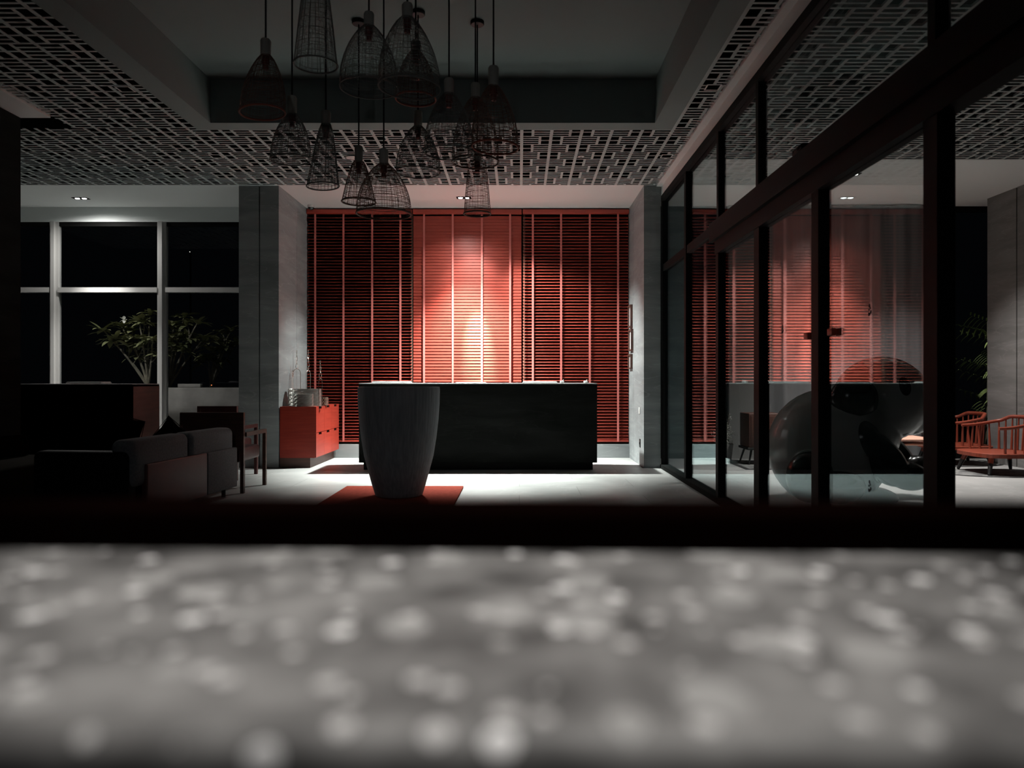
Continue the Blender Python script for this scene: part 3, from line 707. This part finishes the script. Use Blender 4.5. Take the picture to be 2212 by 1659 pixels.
# ================================================================== GARDEN OUTSIDE
t = thing('planter_box', 'pale concrete planter box outside the left window behind the thick mullion', 'planter', (XX(440, 11.7), 11.95, 0))
MB().rbox(-.62, 1.0, -.3, .30, 0, 1.0, .01).build('box', M['concrete'], t); MB().rbox(-.56, .94, -.24, .29, .985, 1.004, .002).build('soil', M['soil'], t)
t = thing('garden_block', 'small pale block lying on the rim of the concrete planter box', 'block', (XX(410, 11.7), 11.72, 1.0))
MB().rbox(-.18, .18, -.05, .05, 0, .06, .01).build('stone', M['concrete'], t)
def leafverts(mb, base, d, L_, W_, droop, mi=0):
    d = d.normalized(); side = d.cross(Vector((0, 0, 1)));
    if side.length < .1: side = Vector((1, 0, 0))
    side.normalize(); n = 6; vs = []
    for i in range(n+1):
        s = i/n; c_ = base+d*L_*s+Vector((0, 0, -droop*L_*s*s)); wd = W_*math.sin(PI*min(1, .12+.88*s))**.8*(1 if s < .98 else 0)
        vs += [c_-side*wd+Vector((0, 0, .2*wd)), c_-Vector((0, 0, .002)), c_+side*wd+Vector((0, 0, .2*wd))]
    fs = []
    for i in range(n):
        a = 3*i; fs += [(a, a+1, a+4, a+3), (a+1, a+2, a+5, a+4)]
    mb.add(vs, fs, mi, True)
def frangipani(base, branches, seed, lab, flower=False):
    r = random.Random(seed); t = thing('frangipani_plant', lab, 'plant', base, 0, 'frangipani plants outside the left window'); B = Vector(base)
    st = MB(); lf = MB(); tips = []
    for (px, py, D) in branches:
        tip = pt(px, py, D)-B; k = Vector((tip.x*.35+r.uniform(-.05, .05), tip.y*.5, tip.z*.5))
        pts = [Vector((0, 0, 0))]
        for i in range(1, 9):
            s = i/8; p_ = k*2*s*(1-s)+tip*s*s; pts.append(p_)
        st.tube(pts, [.020-.010*i/8 for i in range(9)], 7)
        tips.append(tip)
        for q_ in (4, 6):
            m_ = pts[q_]; e = m_+Vector((r.uniform(-.2, .2), r.uniform(-.1, .1), r.uniform(.12, .3))); st.tube([m_, (m_+e)/2+Vector((0.02, 0, 0)), e], .008, 5); tips.append(e)
    for tip in tips:
        n = r.randint(9, 13)
        for k in range(n):
            g = 2*PI*k/n+r.uniform(-.3, .3); el = r.uniform(-.1, .9)
            leafverts(lf, tip+Vector((0, 0, r.uniform(-.05, .01))), Vector((math.cos(g), math.sin(g), el)), r.uniform(.18, .30), r.uniform(.032, .048), r.uniform(.1, .6))
    st.build('stems', M['bark'], t); lf.build('foliage', M['leaf'], t)
    if flower:
        f = MB(); c0 = pt(268, 690, 12.0)-B
        for k in range(5):
            g = 2*PI*k/5; leafverts(f, c0, Vector((math.cos(g), -.6, math.sin(g))), .075, .024, .1)
        f.build('flower', M['flower'], t)
frangipani((XX(320, 12.1), 12.1, 1.0), [(222, 712, 12.0), (262, 705, 12.2), (300, 690, 12.0), (325, 676, 12.2), (240, 735, 12.1), (330, 730, 11.9), (285, 745, 12.3)], 3, 'frangipani plant with one white flower, left of the window mullion', True)
frangipani((XX(366, 12.75), 12.75, 1.0), [(375, 700, 12.75), (398, 682, 12.8), (428, 695, 12.7), (412, 735, 12.75), (376, 745, 12.7), (442, 730, 12.8)], 5, 'middle frangipani plant, just right of the window mullion')
frangipani((XX(455, 13.4), 13.4, 1.0), [(470, 735, 13.4), (500, 712, 13.4), (488, 750, 13.3), (512, 740, 13.5), (450, 768, 13.4)], 9, 'dimmest frangipani plant, next to the left stone pillar')
t = thing('planter_box', 'dark planter box under the flowering frangipani, hidden behind the service desk', 'planter', (XX(270, 12.1), 12.1, 0))
MB().rbox(-.7, .62, -.2, .3, 0, .99, .01).build('box', M['concrete'], t); MB().rbox(-.66, .58, -.2, .25, .985, 1.0, .002).build('soil', M['soil'], t)
for px, py, D, m_, lb_ in ((457, 832, 11.62, 'amber', 'tiny amber light at the rim of the concrete planter box'), (410, 544, 16, 'star', 'tiny distant white light high in the dark left window')):
    t = thing('small_light', lb_, 'light', pt(px, py, D)); MB().ell((0, 0, 0), (.008, .008, .008), n=10).build('bulb', M[m_], t); MB().tube([(0, .01, 0), (0, .03, -.01), (0, .03, -.02 if D < 12 else -t.location.z)], .003 if D < 12 else .02, 5).build('stem', M['cord'], t)
# palm glimpsed between window and right pillar
t = thing('palm_plant', 'green and white leaved palm outside, glimpsed left of the right-hand pillar', 'plant', (XX(2135, 12.4), 12.4, 0))
mb = MB(); r = random.Random(2)
for k in range(26):
    g = r.uniform(0, 2*PI); z = r.uniform(.5, 2.1); st0 = Vector((0, 0, z))
    e = Vector((math.cos(g), math.sin(g), r.uniform(.0, .5)))*r.uniform(.3, .55)
    for q in range(10):
        s = q/10; leafverts(mb, st0+e*s, Vector((-e.y, e.x, .3))*(1 if q % 2 else -1)+e*.6, .16, .012, .4)
mb.build('fronds', M['leaf_green'], t)
MB().tube([(0, 0, 0), (.02, 0, 1.2), (0, 0, 2.1)], [.05, .035, .02], 8).build('trunk', M['bark'], t)
t = thing('fan_palm', 'pale fan shaped palm leaf just above the farther spindle chair', 'plant', pt(2135, 905, 11.2)+Vector((0, 0, 0)))
mb = MB(); b0 = Vector((0, 0, 0))
for k in range(11): leafverts(mb, b0, Vector((math.cos(PI*(.45+.05*k)), 0.1, math.sin(PI*(.45+.05*k)))), .2, .006, .0)
mb.build('fan_leaf', M['leaf_pale'], t); MB().tube([(0, 0, 0), (.02, .02, -.3), (0, .03, -t.location.z)], .012, 6).build('stalk', M['bark'], t)

# ================================================================== LOUNGE THINGS BEYOND THE GLASS
def spindle_chair(loc, rz, lab):
    t = thing('spindle_chair', lab, 'chair', loc, rz, 'spindle back lounge chairs')
    zs = .25; hw_ = .36
    # seat outline: front at -x
    prof = []
    for k in range(28):
        g = 2*PI*k/28; cx_, sy_ = math.cos(g), math.sin(g)
        prof.append((.05+.40*math.copysign(abs(cx_)**.55, cx_), .385*math.copysign(abs(sy_)**.55, sy_)))
    n = len(prof); vs = [(x, y, zs-.05) for x, y in prof]+[(x*1.0, y, zs-.006) for x, y in prof]+[(x*.97, y*.97, zs) for x, y in prof]
    fs = [tuple(range(n-1, -1, -1)), tuple(range(2*n, 3*n))]
    for a in (0, n):
        for k in range(n): fs.append((a+k, a+(k+1) % n, a+n+(k+1) % n, a+n+k))
    MB().add(vs, fs).build('seat', M['chair_wood'], t)
    def rail(u):   # u in -1..1 round the horseshoe
        a = u*PI*.5
        if abs(u) > .62:
            s = (abs(u)-.62)/.38; x0_ = .06; x = .40*math.cos(.62*PI*.5)+.0; ya = .40*math.sin(.62*PI*.5)
            return Vector((x-(x+.20)*s, math.copysign(ya+.03*math.sin(s*PI/2), u), .60-.055*math.sin(s*PI/2)))
        z = .66 if abs(u) < .35 else .66-.06*(1-math.cos((abs(u)-.35)/.27*PI))/2
        return Vector((.40*math.cos(a), .40*math.sin(a), z))
    N_ = 44; pts = [rail(-1+2*i/N_) for i in range(N_+1)]
    MB().tube(pts, [.018+.006*math.cos(PI*(-1+2*i/N_)*.5) for i in range(N_+1)], 10).build('top_rail', M['chair_wood'], t)
    for i in range(17):
        u = -.94+1.88*i/16; top = rail(u); bot = Vector((top.x*.90+.01, top.y*.93, zs-.005)); mid = (top+bot)/2
        MB().tube([bot, mid, top], [.015, .013, .008], 7).build('spindle', M['chair_wood'], t)
    for sx in (-1, 1):
        for sy in (-1, 1):
            a = Vector((.05+sx*.26, sy*.24, zs-.03)); b = Vector((.05+sx*.33, sy*.31, 0)); m_ = a.lerp(b, .42)
            lg = MB().tube([a, m_], [.034, .028], 9).build('leg', M['chair_wood'], t); MB().tube([m_, b], [.0282, .018], 9).build('leg_tip', M['sock'], lg)
    return t
sc = spindle_chair((5.76, 8.95, .010), 0, 'nearer red-brown spindle back lounge chair, cut by the right edge of the photo')
dup(sc, (5.80, 9.98, .010), -.1, 'farther red-brown spindle back lounge chair, partly hidden by the thick black post')
def rug(x, y, rx, ry, lab, rect=False):  # ovals paint the chair shadows on the floor; the rectangle is a rug
    t = thing('rug', lab, 'rug', (x, y, 0), 0, 'grey rugs beyond the glass')
    if rect:
        MB().rbox(-rx, rx, -ry, ry, 0, .005, .001).build('border', M['rug_shadow_edge'], t); MB().rbox(-rx+.06, rx-.06, -ry+.06, ry-.06, .005, .0055, .0002).build('pile', M['rug'], t); return
    def disc(a, b, z0, z1, k=48):
        return MB().add([(a*math.cos(2*PI*i/k), b*math.sin(2*PI*i/k), z0) for i in range(k)]+[(a*math.cos(2*PI*i/k), b*math.sin(2*PI*i/k), z1) for i in range(k)],
            [tuple(range(k, 2*k))]+[(i, (i+1) % k, k+(i+1) % k, k+i) for i in range(k)])
    disc(rx, ry, 0, .004).build('border', M['rug_shadow_edge'], t); disc(rx-.05, ry-.05, .004, .0055).build('pile', M['rug'], t)
rug(5.80, 8.90, .75, .42, 'oval grey patch with charcoal edge, painted shadow under the nearer spindle chair')
rug(5.72, 9.95, .75, .40, 'oval grey patch with charcoal edge, painted shadow under the farther spindle chair')
rug(3.45, 9.75, .62, .50, 'grey rectangular rug under the small brown cabinet on splayed legs', True)
# low oak table behind the panda
t = thing('coffee_table', 'low pinkish oak table seen behind the black arm of the panda', 'table', (4.53, 9.2, 0))
MB().rbox(-.38, .42, -.50, .45, .40, .425, .008).build('tabletop', M['oak'], t)
MB().rbox(-.34, .38, -.46, .41, .345, .365, .006).build('lower_shelf', M['oak'], t)
for sx in (-.30, .34):
    for sy in (-.42, .37): MB().tube([(sx*.92, sy*.92, .40), (sx, sy, 0)], [.024, .014], 8).build('leg', M['oak'], t)
# small brown cabinet on splayed legs
cxc, cyc = 3.24, 9.95
t = thing('small_cabinet', 'small reddish brown cabinet on splayed legs, seen through the glass wall', 'cabinet', (cxc, cyc, .0055))
h0, h1 = ZZ(966, 9.9), ZZ(893, 9.9)
MB().rbox(-.22, .22, -.2, .2, h0, h1, .012).build('body', M['dark_wood'], t); MB().rbox(-.19, .19, -.206, -.2, h0+.03, h1-.03, .002).build('door', M['dark_wood'], t)
MB().rbox(-.235, .235, -.215, .215, h0-.03, h0, .004).build('base_frame', M['sock'], t)
for sx in (-1, 1):
    for sy in (-1, 1): MB().tube([(sx*.17, sy*.15, h0-.03), (sx*.22, sy*.2, 0)], [.016, .011], 8).build('leg', M['sock'], t)
# feathery plant
t = thing('potted_shrub', 'feathery small-leaved pale shrub in a grey pot, seen through the glass wall', 'plant', (XX(1565, 10.25), 10.25, 0))
MB().lathe([(0, 0), (.09, 0), (.12, .24), (.105, .24), (.10, .21), (0, .21)], n=24).build('pot', M['concrete'], t)
mb = MB(); st = MB(); r = random.Random(8)
for k in range(34):
    g = r.uniform(0, 2*PI); R_ = r.uniform(.04, .20); z1 = r.uniform(.25, .72)
    tip = Vector((R_*math.cos(g), R_*math.sin(g)*.6, z1)); b0 = Vector((0, 0, .2)); st.tube([b0, (b0+tip)/2+Vector((0, 0, .05)), tip], .0025, 4)
    for q in range(26):
        s = r.uniform(.25, 1); c0 = b0.lerp(tip, s)+Vector((r.gauss(0, .03), r.gauss(0, .03), r.gauss(0, .03)))
        leafverts(mb, c0, Vector((r.gauss(0, 1), r.gauss(0, 1), r.gauss(0, 1))), r.uniform(.014, .028), .005, .2)
mb.build('foliage', M['leaf_pale'], t); st.build('twigs', M['bark'], t)

# panda sculpture, glossy, facing right
PD = 7.0; PK = PD/F
def L(px, py, dy=0): return Vector((XX(px, PD+dy)-XX(1830, PD), dy, ZZ(py, PD+dy)))
parts_ = []   # (center, radii, rot, colour)
def ry(a): return Matrix.Rotation(a, 3, 'Y')
parts_ += [(L(1789, 968), (.555, .50, .565), None, 0), (L(1830, 925), (.48, .42, .42), ry(.35), 0),
           (L(1903, 862), (.425, .42, .402), None, 0), (L(1958, 890), (.24, .26, .22), ry(.3), 0)]
parts_ += [(L(1844, 862, -.30), (.215, .14, .20), ry(.2), 1), (L(1844, 862, .33), (.20, .13, .18), None, 1)]       # ears
parts_ += [(L(1862, 955, -.34), (.16, .17, .22), ry(-.3), 1), (L(1905, 992, -.38), (.17, .15, .30), ry(-.75), 1), (L(1960, 1028, -.36), (.20, .14, .13), ry(.2), 1)]    # near arm
parts_ += [(L(1985, 1020, .16), (.17, .13, .16), None, 1), (L(1925, 985, .3), (.17, .15, .30), ry(-.75), 1)]        # far arm
parts_ += [(L(1748, 1030, -.42), (.20, .18, .23), None, 1), (L(1810, 1052, -.42), (.24, .17, .15), None, 1), (L(1750, 1030, .42), (.20, .18, .23), None, 1), (L(1850, 1070, 0), (.35, .40, .10), None, 0)]
mb = MB()
for c0, rr_, ro, k in parts_: mb.ell(c0, rr_, ro, n=36)
pt_ = thing('panda_sculpture', 'large glossy seated panda sculpture behind the glass door, facing right', 'sculpture', (XX(1830, PD), PD, 0))
tmp = mb.build('body', M['panda_white'])
mo = tmp.modifiers.new('r', 'REMESH'); mo.mode = 'VOXEL'; mo.voxel_size = .010
sm = tmp.modifiers.new('s', 'SMOOTH'); sm.iterations = 12; sm.factor = .5
dg = bpy.context.evaluated_depsgraph_get(); me = bpy.data.meshes.new_from_object(tmp.evaluated_get(dg))
tmp.modifiers.clear(); tmp.data = me
me.materials.clear(); me.materials.append(M['panda'])
inv = [(c0, rr_, (ro or Matrix.Identity(3)).transposed(), k) for c0, rr_, ro, k in parts_]
eye = L(1951, 834, -.36)
for v_ in me.vertices:
    if v_.co.z < .004: v_.co.z = .004
at_ = me.attributes.new('patch', 'FLOAT', 'POINT')
for v_ in me.vertices:
    best = [9, 9]
    for c0, rr_, Ri, k in inv:
        q = Ri @ (v_.co-c0); d = abs(math.sqrt((q.x/rr_[0])**2+(q.y/rr_[1])**2+(q.z/rr_[2])**2)-1)*min(rr_)
        best[k] = min(best[k], d)
    val = best[1]-best[0]
    if v_.co.y < 0: val = min(val, (math.sqrt(((v_.co.x-eye.x)/.055)**2+((v_.co.z-eye.z)/.085)**2)-1)*.06)
    at_.data[v_.index].value = val
for f in me.polygons: f.use_smooth = True
tmp.parent = pt_
mb = MB(); b0 = L(1848, 824, -.30); ap = L(1863, 779, -.26)
vs = [b0+Vector((.155*math.cos(2*PI*k/24), .10*math.sin(2*PI*k/24), 0)) for k in range(24)]; vs += [b0.lerp(ap, .5)+Vector((.095*math.cos(2*PI*k/24), .06*math.sin(2*PI*k/24), 0)) for k in range(24)]; vs.append(ap)
fs = [(k, (k+1) % 24, 24+(k+1) % 24, 24+k) for k in range(24)]+[(24+k, 24+(k+1) % 24, 48) for k in range(24)]
mb.add(vs, fs, 0, True); mb.build('red_cap', M['panda_red'], pt_)
